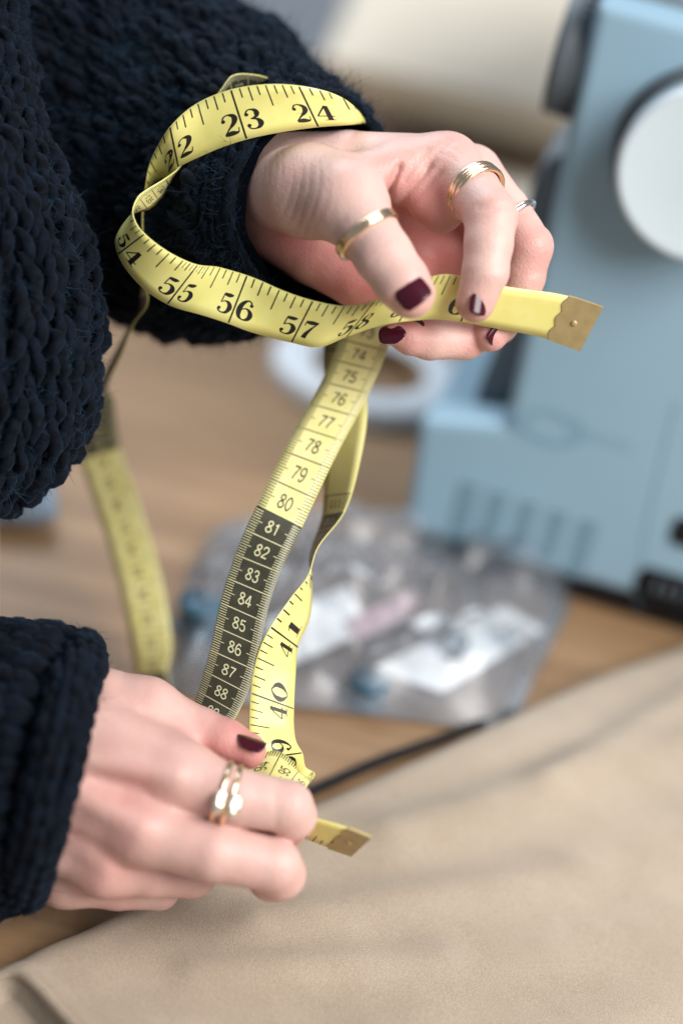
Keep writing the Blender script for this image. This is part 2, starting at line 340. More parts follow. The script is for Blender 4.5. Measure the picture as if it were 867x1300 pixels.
def reel(name,px,py,z,r_,h,m_,label,cat='bobbin'):
    c=on_z(px,py,z); t=thing(name,c*[1,1,0]+[0,0,z],label,cat)
    V,F=lathe([(.01,0),(r_,0),(r_,1.5),(r_*.8,2)],c,mz,24); mesh('lower_flange',V,F,m_,t)
    V,F=lathe([(r_*.8,2),(r_*.85,h/2),(r_*.8,h-2)],c,mz,24); mesh('thread',V,F,m_,t)
    V,F=lathe([(r_*.8,h-2),(r_,h-1.5),(r_,h),(.01,h)],c,mz,24); mesh('upper_flange',V,F,m_,t)
reel('bobbin',463,888,2,10,12,M['teal'],'small dark blue bobbin near the front edge of the plastic bag')
reel('thread_spool',572,832,2,7,10,M['greyplast'],'grey thread spool inside the middle of the plastic bag','spool')
reel('thread_spool',250,800,2,11,16,M['teal'],'dark teal thread spool at the left end of the plastic bag','spool')

# ------------------------------------------------------------------ far cloth pile, pale blue cloth
def cushion(name,ctr,sx,sy,h,rz,m_,label,cat,seed,ex=5.0):
    n=40; V=[]
    u=np.linspace(-1,1,n); X,Y=np.meshgrid(u,u,indexing='ij'); X=X.ravel();Y=Y.ravel()
    prof=np.clip(1-np.abs(X)**ex,0,1)**.5*np.clip(1-np.abs(Y)**(ex if ex==5 else 1.6),0,1)**(.5 if ex==5 else .9)
    xy=np.c_[X*sx,Y*sy]; nz=vnoise(xy,seed,3,.02)
    top=np.c_[xy,h/2+prof*h/2*(1+.12*nz)]; bot=np.c_[xy,h/2-prof*h/2]
    V=np.vstack([top,bot]); c_,s_=math.cos(rz),math.sin(rz); V[:,:2]=V[:,:2]@np.array([[c_,s_],[-s_,c_]])
    f=gridF(n,n); F=np.vstack([f[:,::-1],f+n*n]); return tag(mesh(name,V+ctr,F,m_,None),label,cat)
c=on_z(590,150,0); 
cushion('folded_cloth',np.array([30,742,0.]),230,45,26,.02,M['linen'],'folded beige cloth lying flat on the far table in front of the big bundle','cloth',1)
cushion('cloth_bundle',np.array([105,890,0.]),190,125,165,.0,M['linen'],'big beige bundle of cloth at the far end of the table','cloth',4,4.0)
c=on_z(-8,640,0); cushion('blue_cloth',c*[1,1,0],30,26,22,.3,M['denim'],'pale blue folded cloth on the table beneath the sweater front','cloth',8)

# ------------------------------------------------------------------ beige fabric in front
FZ=13.0
edge=[(-120,1262),(-40,1236),(0,1222),(60,1190),(120,1165),(200,1120),(300,1052),(400,1012),(480,978),(570,938),(660,897),(760,852),(867,814),(980,770),(1180,690),(1420,610)]
ew=np.array([on_z(x,y,FZ-2) for x,y in edge]); ew=crom(ew,22); 
lens_=np.r_[0,np.cumsum(np.linalg.norm(np.diff(ew,axis=0),axis=1))]; NE=560; si=np.linspace(0,lens_[-1],NE)
ew=np.c_[np.interp(si,lens_,ew[:,0]),np.interp(si,lens_,ew[:,1]),np.zeros(NE)]
NV=230; vv=np.r_[np.linspace(0,1,30)**1.5*22, np.linspace(22,420,NV-29)[1:]]
dirn=np.array([.30,-.954]); 
X=ew[:,None,0]+vv[None]*dirn[0]; Y=ew[:,None,1]+vv[None]*dirn[1]
xy=np.c_[X.ravel(),Y.ravel()]; v=np.tile(vv,NE)
rise=np.where(v<16, np.sqrt(np.clip(1-(1-v/16)**2,0,1)),1)
al=xy@np.array([.93,.36]); ac=xy@np.array([-.36,.93])
wr=4.2*vnoise(np.c_[al*.35,ac],31,3,.022)+ .9*vnoise(np.c_[al*.5,ac],33,2,.07)
# a soft pulled fold running from the middle to the right
for (p,q_,hh,wd) in [((500,1070),(867,960),4.0,14),((330,1180),(720,1120),2.2,12),((690,1010),(880,890),3,10),((250,1240),(560,1230),1.6,9)]:
    A_=on_z(*p,FZ)[:2];B_=on_z(*q_,FZ)[:2]; dd=B_-A_; L=np.linalg.norm(dd); dd/=L; rel=xy-A_; t=np.clip(rel@dd,0,L); dist=np.linalg.norm(rel-t[:,None]*dd,axis=1); wr+=1.5*hh*np.exp(-(dist/wd)**2)
Z=1.0+rise*(FZ+wr*np.clip(v/25,0,1)); Z=np.maximum(Z,.8)
ce=crom([on_z(x,y,FZ+1) for x,y in [(-60,1240),(-10,1229),(22,1231),(48,1252),(75,1282),(100,1312),(130,1350)]],10)[:,:2]
best=np.full(len(xy),1e9); side=np.zeros(len(xy))
for A_,B_ in zip(ce[:-1],ce[1:]):
    dd=B_-A_; L=np.linalg.norm(dd)+1e-9; dd=dd/L; rel=xy-A_; t=np.clip(rel@dd,0,L); q=rel-t[:,None]*dd; ds=np.linalg.norm(q,axis=1); m_=ds<best; best[m_]=ds[m_]; side[m_]=(q@np.array([dd[1],-dd[0]]))[m_]
sdist=np.where(side>0,best,-best); Z-=10*np.clip(sdist/2.6,0,1)*np.clip(v/14,0,1); Z+=1.6*np.exp(-((sdist+3)/3.5)**2); Z=np.maximum(Z,.8)
V=np.c_[xy,Z]; fab=mesh('fabric',V,gridF(NE,NV)[:,::-1],M['cloth'],None); so=fab.modifiers.new('solid','SOLIDIFY'); so.thickness=.0006; so.offset=1
tag(fab,'beige cotton fabric spread over the front of the table','fabric')
near=(sdist<-1.0)&(sdist>-5)
hp=[]
for p in ce[::2]:
    d2=((xy[near]-p)**2).sum(1); k=np.argsort(d2)[:12]; hp.append([p[0],p[1],Z[near][k].mean()-.6])
hp=np.array(hp); hp[:,2]=np.convolve(np.pad(hp[:,2],3,'edge'),np.ones(7)/7,'valid')
V,F=tube(crom(hp,3),2.2,12); mesh('hem',V,[list(f) for f in F],M['cloth'],fab)
# black cord along the fabric's far edge
cp=crom([on_z(x,y,3.2) for x,y in [(180,1085),(300,1040),(395,1004),(480,967),(560,938),(600,922),(650,905)]],8)
V,F=tube(cp,2.4,10); tag(mesh('power_cord',V,[list(f) for f in F],M['black'],None),'black cord lying along the far edge of the beige fabric','cord')

V,F=tube(crom([on_z(x,y,FZ+1.5) for x,y in [(503,1252),(507,1259),(511,1266),(516,1271)]],6),.25,6); tag(mesh('lint_thread',V,[list(f) for f in F],M['paper'],None),'tiny white loose thread lying on the beige fabric near the bottom','thread')
# ------------------------------------------------------------------ the person: hands as one smooth implicit body
caps=lambda L:[(toF(P(*a[:3])),a[3]) for a in L]
def chain(L,k=4.0): return (caps(L),k)
# left hand (upper): thumb nearest, fingers curling down
LH_palm=[chain([(120,215,-92,22),(230,225,-58,21),(300,228,-28,18)]),chain([(120,245,-92,20),(220,262,-62,18),(300,272,-36,17)]),
  chain([(300,225,-24,17),(440,216,-16,15),(566,212,-8,12.3)]),chain([(330,240,-32,16),(592,226,-25,11.5)]),
  chain([(330,262,-38,15),(580,258,-38,11)]),chain([(330,282,-40,13),(530,305,-44,10)]),
  chain([(345,288,-24,12.5),(400,320,-24,13),(455,348,-22,13),(510,352,-28,11)]),
  chain([(470,300,-34,13),(590,320,-38,12)]),
  chain([(335,238,-14,15),(395,243,8,18),(440,256,24,14.8)]),
  chain([(440,232,6,10),(500,215,0,9),(550,212,-2,9)]),chain([(530,245,-2,8),(560,268,-2,8.5)])]
LH_fing=[chain([(440,257,25,14.6),(465,292,33,11.2),(487,325,38,10.6),(510,358,39.5,10),(521,373,38.5,9.0)],6),
  chain([(568,212,-7,12.2),(600,243,8,10.2),(623,274,21,9.8),(620,310,25,8.9),(616,345,26,8.5),(603,384,23.5,7.3)],4),
  chain([(600,222,-22,11.4),(640,268,-12,9.6),(671,313,-4,9.2),(664,350,-6,8.4),(655,383,-8,8.1),(622,424,-6,6.9)],4),
  chain([(590,255,-38,10.8),(655,365,-30,8.8),(630,410,-22,8.3),(590,430,-11,8),(545,432,-2,7.4),(520,429,3,6.3),(500,424,5,4.6)],4),
  chain([(540,300,-44,9.6),(625,390,-36,7.6),(600,404,-20,7),(560,412,-8,6.6),(528,415,-1,5.4)],3)]
NEARER = 12.0
RH_palm=[chain([(-60,940,-6,24),(40,930,4,22)]),chain([(-60,1010,-6,24),(20,1010,6,22)]),
  chain([(40,925,14,19),(110,940,24,17),(228,986,33,12.6)]),chain([(30,975,18,19),(100,1010,29,16.5),(182,1052,36,12.6)]),
  chain([(20,1020,12,18),(80,1065,24,14),(136,1098,27,11.2)]),chain([(0,1060,2,16),(84,1114,13,10.4)]),
  chain([(50,915,6,17),(130,898,8,14.5),(185,905,8,12.5)]),chain([(150,930,14,12),(215,960,20,11)]),
  ([(toF(P(90,960,43)),2.6),(toF(P(222,985,45)),2.2)],4.0),([(toF(P(85,1000,44)),2.6),(toF(P(178,1050,48)),2.4)],4.0),([(toF(P(70,1040,33)),2.6),(toF(P(134,1096,38)),2.2)],4.0)]
RH_fing=[chain([(185,905,8,12.4),(225,922,7,10.6),(252,933,7,10.3),(285,943,10,9.0),(314,953,12,7.0)],6),
  chain([(228,986,33,12.4),(300,1012,38,10.2),(364,1024,36,9.4),(371,1036,33,8.6),(362,1048,16,8.3),(330,1040,8,8),(300,1015,6,7)],4),
  chain([(182,1052,36,12.4),(270,1082,40,10.6),(347,1098,36,9.8),(355,1110,31,9.2),(345,1114,14,8.6),(310,1085,4,8),(280,1060,2,7)],4),
  chain([(136,1098,27,11),(190,1106,24,9.4),(244,1109,16,8.8),(235,1108,-2,8),(200,1085,-6,7)],4),
  chain([(84,1114,13,10.2),(150,1126,10,8.4),(202,1129,5,7.6),(192,1110,-10,7)],3)]
NEARER = 0.0
ARMS=[chain([(120,225,-92,22),(-40,245,-104,22),(-100,420,-62,28),(-110,640,-40,34),(-100,850,-20,30),(-60,960,-6,25)],6)]
# skin folds: (from, to, depth, width) grooves
LH_gro=[((489,250,16),(506,212,10),2.4,.9),((498,268,10),(545,212,6),1.5,.9),((512,262,6),(556,222,5),1.1,1.3),((540,210,8),(570,184,2),.9,1.2),((515,225,8),(540,196,2),.6,1.2),
  ((470,318,48),(505,300,46),.22,.7),((476,328,49),(508,312,47),.18,.7),((610,262,33),(648,262,28),.45,1.0),((597,345,34),(634,340,33),.3,.8),
  ((640,300,6),(692,285,2),.3,.9),((640,355,3),(690,345,0),.3,.9)]
RH_gro=[((190,905,24),(300,972,20),.9,2.0),((232,1040,38),(275,1052,36),.6,1.5),((350,1003,46),(352,1040,46),.25,.9)]
LH_wri=[((388,262,26),(.93,.36),3.5,.85,(7.5,11)),((350,230,12),(.98,.15),2.4,.25,(6,14)),((575,190,6),(.5,-.85),3.4,.32,(7,7)),((640,285,20),(.5,-.8),2.6,.25,(6,5)),((484,322,48),(.58,.81),2.3,.2,(4.5,7)),((618,345,34),(-.1,.99),2.4,.16,(4,7)),((690,315,4),(.5,.85),2.6,.2,(5,7))]
RH_wri=[((368,1024,46),(.95,.25),2.6,.22,(5,8)),((346,1098,44),(.95,.25),2.6,.22,(5,8)),((252,930,18),(.9,.35),2.4,.16,(5,8)),((232,985,48),(.9,.3),3.2,.14,(7,8)),((120,930,40),(.95,.1),4.5,.10,(9,22))]
def capd(p,A,ra,B,rb):
    ab=B-A; L=ab@ab+1e-9; t=np.clip((p-A)@(ab/L),0,1).astype(np.float32)
    q=p-A-t[:,None]*ab.astype(np.float32); return np.sqrt(np.einsum('ij,ij->i',q,q))-(ra+t*(rb-ra))
def smin(a,b,k): h=np.clip(k-np.abs(a-b),0,None)/k; return np.minimum(a,b)-h*h*k*.25
def chaind(p,ch):
    L,k=ch; d=None
    for (A,ra),(B,rb) in zip(L[:-1],L[1:]):
        e=capd(p,A.astype(np.float32),ra,B.astype(np.float32),rb); d=e if d is None else smin(d,e,1.5)
    return d
def sdf(p,palm,fing,gro,wri,kp=7.0):
    d=None
    for c in palm: e=chaind(p,c); d=e if d is None else smin(d,e,kp)
    fd=None
    for c in fing:
        e=chaind(p,c)
        # each finger melts into the palm, but stays apart from its neighbours
        fd=e if fd is None else smin(fd,e,.8)
    d=smin(d,fd,5.5)
    for a,b_,dep,wd in gro:
        A_=toF(P(*a)).astype(np.float32);B_=toF(P(*b_)).astype(np.float32); e=capd(p,A_,0,B_,0)
        q=p-(A_+B_)*.5; ab=(B_-A_)[:2]; L=np.linalg.norm(ab); ab=ab/L; sx=np.clip(np.abs(q[:,:2]@ab)-L*.5,0,None); sy=q[:,0]*ab[1]-q[:,1]*ab[0]; zz=np.clip(np.abs(q[:,2])-10,0,None); xy2=sx*sx*.5+sy*sy+zz*zz*.15; d=d+dep*np.exp(-xy2/(wd*wd*2.2))
    for c,dr,wl,am,sg in wri:
        C_=toF(P(*c)).astype(np.float32); q=p-C_; s=q[:,0]*dr[0]-q[:,1]*dr[1]; t=q[:,0]*dr[1]+q[:,1]*dr[0]
        bend=s+ .018*t*t
        d=d+am*1.1*np.exp(-(np.sin(bend*math.pi/wl)/.34)**2)*np.exp(-(s/sg[0])**2-(t/sg[1])**2)*np.exp(-(q[:,2]/14)**2)
    return d
def body_mesh(h=.70):
    lo=np.array([toF(P(-125,650,-60))[0]-40,-172,-130.]); hi=np.array([toF(P(735,650,0))[0],160,66.])
    BS=12; nb=np.ceil((hi-lo)/(h*BS)).astype(int); n=nb*BS+1
    cen=[lo[i]+(np.arange(nb[i])+.5)*BS*h for i in range(3)]
    C_=np.stack(np.meshgrid(*cen,indexing='ij'),-1).reshape(-1,3).astype(np.float32)
    def ev(p):
        top=p[:,1]>-40; out=np.empty(len(p),np.float32)
        for msk,args in ((top,(LH_palm+ARMS,LH_fing,LH_gro,LH_wri)),(~top,(RH_palm+ARMS,RH_fing,RH_gro,RH_wri))):
            idx=np.nonzero(msk)[0]
            for s in range(0,len(idx),400000): out[idx[s:s+400000]]=sdf(p[idx[s:s+400000]],*args)
        return out
    dc_=ev(C_); act=np.abs(dc_)<BS*h*.87+5
    G=np.empty(n,np.float32); big=np.repeat(np.repeat(np.repeat(dc_.reshape(nb),BS,0),BS,1),BS,2)
    G[:-1,:-1,:-1]=big; G[-1]=9;G[:,-1]=9;G[:,:,-1]=9; del big
    ids=np.nonzero(act)[0]; bi=np.stack(np.unravel_index(ids,nb),-1)
    o3=np.stack(np.meshgrid(*[np.arange(BS)]*3,indexing='ij'),-1).reshape(-1,3)
    for s in range(0,len(bi),230):
        gi=(bi[s:s+230,None,:]*BS+o3[None]).reshape(-1,3); G[gi[:,0],gi[:,1],gi[:,2]]=ev((lo+gi*h).astype(np.float32))
    ins=G<0; al=np.ones(np.array(n)-1,bool); an=np.zeros(np.array(n)-1,bool)
    for a in (0,1):
        for b_ in (0,1):
            for c in (0,1):
                s=ins[a:n[0]-1+a,b_:n[1]-1+b_,c:n[2]-1+c]; al&=s; an|=s
    ac_=np.argwhere(an&~al); idm=np.full(np.array(n)-1,-1,np.int32); idm[ac_[:,0],ac_[:,1],ac_[:,2]]=np.arange(len(ac_))
    acc=np.zeros((len(ac_),3)); cnt=np.zeros(len(ac_)); cor=[(a,b_,c) for a in (0,1) for b_ in (0,1) for c in (0,1)]
    val={c:G[ac_[:,0]+c[0],ac_[:,1]+c[1],ac_[:,2]+c[2]] for c in cor}
    for c in cor:
        for ax in range(3):
            if c[ax]==0:
                c2=list(c);c2[ax]=1;c2=tuple(c2); a,b_=val[c],val[c2]; x=(a<0)!=(b_<0); t=np.where(x,a/np.where(x,a-b_,1),0)
                pt=np.tile(np.array(c,float),(len(ac_),1)); pt[:,ax]=t; acc+=pt*x[:,None]; cnt+=x
    V=lo+(ac_+acc/cnt[:,None])*h; quads=[]
    for ax in range(3):
        sl0=[slice(1,-1)]*3; a=ins[1:-1,1:-1,1:-1]; sh=[slice(1,-1)]*3; sh[ax]=slice(2,None); b_=ins[tuple(sh)]
        e=np.argwhere(a!=b_)+1; u_,v_=(ax+1)%3,(ax+2)%3; fl=ins[e[:,0],e[:,1],e[:,2]]
        def cell(du,dv):
            q=e.copy(); q[:,u_]-=du; q[:,v_]-=dv; return idm[q[:,0],q[:,1],q[:,2]]
        Q=np.stack([cell(0,0),cell(1,0),cell(1,1),cell(0,1)],-1); Q[~fl]=Q[~fl][:,::-1]; quads.append(Q)
    Q=np.vstack(quads); Q=Q[(Q>=0).all(1)]
    # two light smoothing passes
    for _ in range(2):
        s=np.zeros_like(V);c=np.zeros(len(V))
        for k in range(4):
            np.add.at(s,Q[:,k],V[Q[:,(k+1)%4]]); np.add.at(c,Q[:,k],1); np.add.at(s,Q[:,(k+1)%4],V[Q[:,k]]); np.add.at(c,Q[:,(k+1)%4],1)
        V=V*.55+.45*s/np.maximum(c,1)[:,None]
    return V,Q
Vb,Qb=body_mesh()
fl=np.zeros(len(Vb))  # skin redness, plus shade painted into the hollow between thumb and index
for (px,py,wv,rad,amt) in [(523,380,42,9,.28),(600,392,24,9,.4),(620,428,-4,10,.4),(510,425,4,10,.4),(530,409,0,9,.35),(552,318,-28,24,.62),(420,340,-14,26,.34),(350,300,-14,16,.32),(470,370,-14,16,.34),(625,268,22,10,.22),
   (570,180,0,12,.22),(505,235,12,13,.32),(545,262,2,12,.36),(675,312,2,10,.25),(690,350,-4,12,.25),(487,325,44,8,.08),(430,235,30,14,.10),
   (314,953,24,14,.45),(180,1010,44,34,.12),(120,1040,40,30,.10),(255,940,12,20,.25),(152,1052,44,12,.3),(137,1108,36,12,.28),(230,985,40,12,.15),(366,1030,40,12,.3),(352,1106,40,12,.3),(245,1110,18,12,.25),(280,1050,34,10,.3),(200,1000,40,30,.10)]:
    q=Vb-toF(P(px,py,wv)); fl+=1.5*amt*np.exp(-(q**2).sum(1)/(rad*rad))
pers=thing('person',on_z(-60,1000,0)*[1,1,0],'person in a chunky navy knitted sweater holding the yellow tape with both hands','person')
body=mesh('body',toW(Vb),Qb,M['skin'],pers,attr={'flush_shade':np.clip(fl,0,1)})

# ------------------------------------------------------------------ nails
def nail(ctr,along,nrm,L,W_,curv,name='fingernail',square=.7,mt=None):
    along=np.asarray(along,float); nrm=np.asarray(nrm,float); nrm/=np.linalg.norm(nrm); along=along-nrm*(along@nrm); along/=np.linalg.norm(along); sd=np.cross(nrm,along)
    n=13; V=[]; 
    for i in range(n):
        a=-1+2*i/(n-1)
        wd=(1-abs(a)**(5 if a>0 else 3.0)*(.22 if a>0 else .45))
        for j in range(n):
            b_=-1+2*j/(n-1); x=b_*wd*W_/2
            endr=L/2*a*(1-.10*b_*b_ if a>0 else 1-.28*b_*b_)
            V.append(ctr+along*endr+sd*x+nrm*(math.sqrt(max(curv**2-x*x,0))-curv-.018*(endr**2)*.35))
    o=mesh(name,np.array(V),gridF(n,n),mt or M['polish'],pers); s=o.modifiers.new('solid','SOLIDIFY'); s.thickness=.0007; s.offset=0
    return o
def vF(x,y,z): return rt*x+up*y-fw*z
nail(P(522.5,369,49.6),vF(34,-44,-4),vF(-.05,.12,1),11.6,11.8,9.5)
nail(P(609.5,384,31.0),vF(-13,-42,-5),vF(.50,.02,.86),9.5,7.2,5.4)
nail(P(633,424,-1.0),vF(-30,-36,2),vF(.66,-.42,.62),10,8,6.5)
nail(P(498,423.5,10.0),vF(-40,7,8),vF(-.25,.35,.9),10.5,7.2,5.6)
nail(P(522,412,5.0),vF(-40,5,6),vF(-.15,.25,.95),10,6.6,5.4)
NEARER = 12.0
nail(P(320,939.5,17.5),vF(34,-14,3),vF(.30,.90,.38),11,9,7)

NEARER = 0.0
# ------------------------------------------------------------------ rings
def ringm(name,ctr,axis,Rr,minor,label,group=None,bands=((0,0),),mt='gold',squash=1.0,wob=0,parent=None):
    axis=np.asarray(axis,float);axis/=np.linalg.norm(axis); e1=np.cross(axis,fw);e1/=np.linalg.norm(e1);e2=np.cross(axis,e1); mbk=[]
    t=thing(name,ctr,label,'ring',group) if len(bands)>1 else None
    for off,tilt in bands:
        nS,nM=72,12; V=[]
        for i in range(nS):
            a=2*math.pi*i/nS; rad_=e1*math.cos(a)+e2*math.sin(a)*squash
            k_=1+wob*(.5+.5*math.sin(a*9+off))*.5
            for j in range(nM):
                b_=2*math.pi*j/nM; V.append(ctr+rad_*(Rr+minor[0]*math.cos(b_)*k_)+axis*(off+tilt*math.sin(a)+minor[1]*math.sin(b_)))
        o=mesh('band' if t else name,np.array(V),gridF(nS,nM,True,True),M[mt],t,origin=ctr)
        if not t: tag(o,label,'ring',group)
ringm('ring',P(466,297,33.5),vF(45,-64,14),11.9,(1.15,1.35),'plain thin gold ring on the thumb of the upper hand',bands=((-.9,.35),(1.0,-.35)))
ringm('ring',P(604,243,8.5),vF(56,-62,62),10.9,(.95,1.0),'three banded gold ring on the index finger of the upper hand',bands=((-2.0,.35),(0,-.2),(1.9,.3)))
ringm('ring',P(650,279,-9.5),vF(40,-52,10),10.3,(.8,1.2),'thin silver ring on the middle finger of the upper hand',mt='silver',wob=.5)
NEARER = 12.0
ringm('ring',P(287,1008,37),vF(78,-28,2),11.3,(.6,.9),'gold ring with two flattened oval plates on the index finger of the lower hand',bands=((-1.9,.5),(1.9,.5)))

rg=[o for o in COL.objects if o.name.startswith('ring') and 'oval' in o.get('label','')][0]
for px,py,wv in ((279,1018,49.0),(298,1023,49.6)):
    c=P(px,py,wv); ax=[vF(.42,1,.18),vF(1,-.36,.05),vF(.40,.15,.92)]; ax[0]=ax[0]-ax[2]*(ax[0]@ax[2]); ax[1]=np.cross(ax[2],ax[0]); ax=[a/np.linalg.norm(a) for a in ax]
    sp=[(math.sin(t)*math.cos(f),math.sin(t)*math.sin(f),math.cos(t)) for t in np.linspace(.02,math.pi-.02,13) for f in np.linspace(0,2*math.pi,20,endpoint=False)]
    V=np.array([c+ax[0]*q[0]*4.6+ax[1]*q[1]*2.7+ax[2]*q[2]*1.1 for q in sp]); V+= ax[2]*(.25*vnoise(V,5,2,1.6))[:,None]
    mesh('oval_plate',V,gridF(13,20,True),M['palegold'],rg)
NEARER = 0.0
# ------------------------------------------------------------------ the measuring tape
TW=19.3
def I(x): return x*2.54
ST=[ # s(cm), T edge px, B edge px, w mm, side of T (+ nearer)
 (0,(446,1086),(472,1062),33,-1),(1.3,(413,1075),(439,1049),33,-1),(2.54,(378,1062),(396,1037),32,-1),(4.2,(338,1052),(350,1024),27,-1),
 (9,(240,1020),(255,985),-6,-1),(15,(150,960),(185,930),-50,1),(20,(180,930),(215,915),-95,1),(26,(225,905),(195,890),-125,1),
 (30,(213,852),(172,858),-136,1),(31,(218,828),(168,832),-138,1),(33.5,(212,748),(152,762),-142,1),(37,(182,645),(127,666),-148,1),(40,(156,567),(99,584),-150,1),
 (43,(146,512),(98,535),-128,1),(45.5,(138,490),(114,512),-98,1),(47.2,(156,448),(138,463),-72,1),(48.6,(171,410),(161,420),-58,1),(49.6,(188,384),(179,390),-46,1),(50.5,(186,360),(178,360),-40,1),
 (I(20.2),(182,305),(183,307),-34,1),(I(20.7),(181,272),(187,270),-30,1),(I(21.1),(184,245),(192,252),-25,1),(I(21.4),(189,215),(203,238),-18,1),(I(21.7),(200,189),(215,226),-8,1),
 (I(22),(217,163),(226.7,209.6),3,1),(I(22.5),(252,133),(268,190),8,1),(I(23),(294,115.5),(313,175),12,1),(I(23.5),(338,109.5),(359,165),13,1),(I(24),(380,111),(403,159),11,1),(I(24.4),(420,119),(440,157),4,1),(I(24.7),(455,141),(465,157),-20,1),
 (64.5,(460,166),(464,174),-50,1),(67,(500,200),(515,205),-76,1),(70,(450,330),(510,345),-84,1),(71.8,(440,395),(503,408),-58,1),
 (73,(428,430),(494,447),-40,-1),(75,(406,484),(470,500),-33,-1),(77.5,(366,555),(430,577),-24,-1),(80,(324.7,641),(384.5,671),-14,-1),(82,(299,704),(355,727),-8,-1),(84,(280,765),(336,790),-1,-1),(86,(267,825),(324,851),2,-1),(88,(252,878),(302,906),4,-1),
 (89.4,(238,915),(285,935),8,-1),(91,(250,960),(285,945),7,+1),(92.3,(285,992),(300,955),9,+1),(93,(308,995),(325,955),13,+1),(94,(339.5,991),(357,956.6),16,+1),(95,(364,998),(381,977),18,+1),
 (96,(380,1016),(394,988),18,+1),(97,(362,1020),(397,989),15,+1),(98.2,(335,995),(389,974),8,-1),
 (I(39.2),(318,945),(377,945),6,1),(I(39.6),(317,912),(373,925),2,1),(I(40),(318.5,880),(373,900),1,1),(I(40.5),(326,835),(375,858),-1,1),(I(41),(343,796),(378,822),-4,1),(I(41.4),(368,760),(393,785),-8,1),
 (I(41.85),(391,731),(396,738),-12,1),(I(42.3),(402,698),(393,708),-17,1),(I(43.3),(437,650),(409,655),-27,1),(I(44.3),(456,588),(412,592),-36,1),(I(45.5),(466,515),(415,518),-43,1),(I(46.4),(455,450),(410,450),-50,1),
 (I(47),(450,405),(420,400),-66,1),(I(47.9),(468,330),(462,320),-92,1),(I(48.6),(440,180),(430,182),-86,1),(I(49.0),(400,130),(395,142),-56,1),
 (I(49.4),(357,108),(352,130),-39,1),(I(49.8),(328,97),(326,128),-30,1),(I(50.3),(295,98),(304,130),-26,1),(I(50.6),(283,112),(290,135),-26,1),(I(51.3),(258,150),(261,154),-28,1),(I(52),(230,210),(232,213),-16,1),
 (I(52.4),(208,228),(214,240),-8,1),(I(52.8),(189,240),(200,256),-1,1),(I(53.15),(176,250),(188,266),4,1),(I(53.45),(169,267),(167,273),8,1),(I(53.7),(174,284),(147,303),10,1),(I(54),(184.5,297),(150,323),12,1),
 (I(54.5),(216,321),(177,361),13,1),(I(55),(251.5,336.4),(213,386),13,1),(I(55.5),(281,338),(250,400),13.5,1),(I(56),(314,349.5),(290,411),14,1),(I(56.5),(355,368),(330,424),15,1),(I(57),(397,382.4),(370.7,434),16,1),(I(57.5),(437,389),(405,440),17,1),
 (I(58),(474,383),(440,427),17,1),(I(58.5),(510,365),(472,416),18,1),(I(59),(541,353),(506,409),19,1),(I(59.5),(571,350),(546,404),18,1),(I(60),(603,359),(585,407),13.5,1),(I(60.6),(652,367),(628,415),9,1),(I(61.4),(718,377),(694,428),6,1),(I(62.1),(764,392),(737,443),5,1)]
TP=[];BP=[];SS=[]
for s,T_,B_,wv,sg in ST:
    d=math.hypot(T_[0]-B_[0],T_[1]-B_[1])*KPX*(D-wv)/D; dw=math.sqrt(max(TW*TW-d*d,0))*.5*sg
    TP.append(toF(P(*T_,wv+dw)));BP.append(toF(P(*B_,wv-dw)));SS.append(s)
SS=np.array(SS);TP=np.array(TP);BP=np.array(BP)
# centripetal spline through the stations
def spl(pts,par,q):
    h=np.diff(par); dl=np.diff(pts,axis=0)/h[:,None]; mt=np.zeros_like(pts); mt[0]=dl[0];mt[-1]=dl[-1]
    mt[1:-1]=(dl[:-1]*h[1:,None]+dl[1:]*h[:-1,None])/(h[1:]+h[:-1])[:,None]
    i=np.clip(np.searchsorted(par,q,'right')-1,0,len(par)-2); t=((q-par[i])/h[i])[:,None]; H=h[i][:,None]
    return (2*t**3-3*t**2+1)*pts[i]+(t**3-2*t**2+t)*H*mt[i]+(-2*t**3+3*t**2)*pts[i+1]+(t**3-t**2)*H*mt[i+1]
cen=(TP+BP)/2; par=np.r_[0,np.cumsum(np.linalg.norm(np.diff(cen,axis=0),axis=1)**.8+.5)]
NQ=2400; qp=np.linspace(0,par[-1],NQ); tt=spl(TP,par,qp); bb=spl(BP,par,qp); sv=np.interp(qp,par,SS)
# edge direction smoothed, width made constant
dv=tt-bb; ln=np.linalg.norm(dv,axis=1)[:,None]; dv/=ln; cc_=(tt+bb)/2
ker=np.hanning(11);ker/=ker.sum()
for k in range(3): dv[:,k]=np.convolve(np.pad(dv[:,k],5,'edge'),ker,'valid')
dv/=np.linalg.norm(dv,axis=1)[:,None]
tg=np.gradient(cc_,axis=0); tg/=np.linalg.norm(tg,axis=1)[:,None]; nn=np.cross(-dv,tg); nn/=np.linalg.norm(nn,axis=1)[:,None]+1e-9
for k in range(3): nn[:,k]=np.convolve(np.pad(nn[:,k],5,'edge'),ker,'valid')
nn/=np.linalg.norm(nn,axis=1)[:,None]+1e-9
def tp(s,t,off):                            # tape point: s cm along, t 0..1 from tick edge to far edge, off mm out of the inch face
    s=np.asarray(s,float);t=np.asarray(t,float)
    g=lambda A:np.stack([np.interp(s,sv,A[:,k]) for k in range(3)],-1)
    return g(cc_)+g(dv)*((.5-t)*TW)[...,None]+g(nn)*(off+.35*(1-(2*t-1)**2)*0)[...,None]
s_start,s_end=SS[0],SS[-1]
tape=thing('measuring_tape',toW(cc_[1200])*[1,1,0]+[0,0,0],'yellow sewing tape measure looped round the wrist and held in both hands','tape measure')
sg_=np.unique(np.r_[np.arange(s_start,s_end,.1),s_end,[30,40,50,60,80,90,100,110]]); tg_=np.linspace(0,1,6)
Sg,Tg=np.meshgrid(sg_,tg_,indexing='ij'); ns=len(sg_)
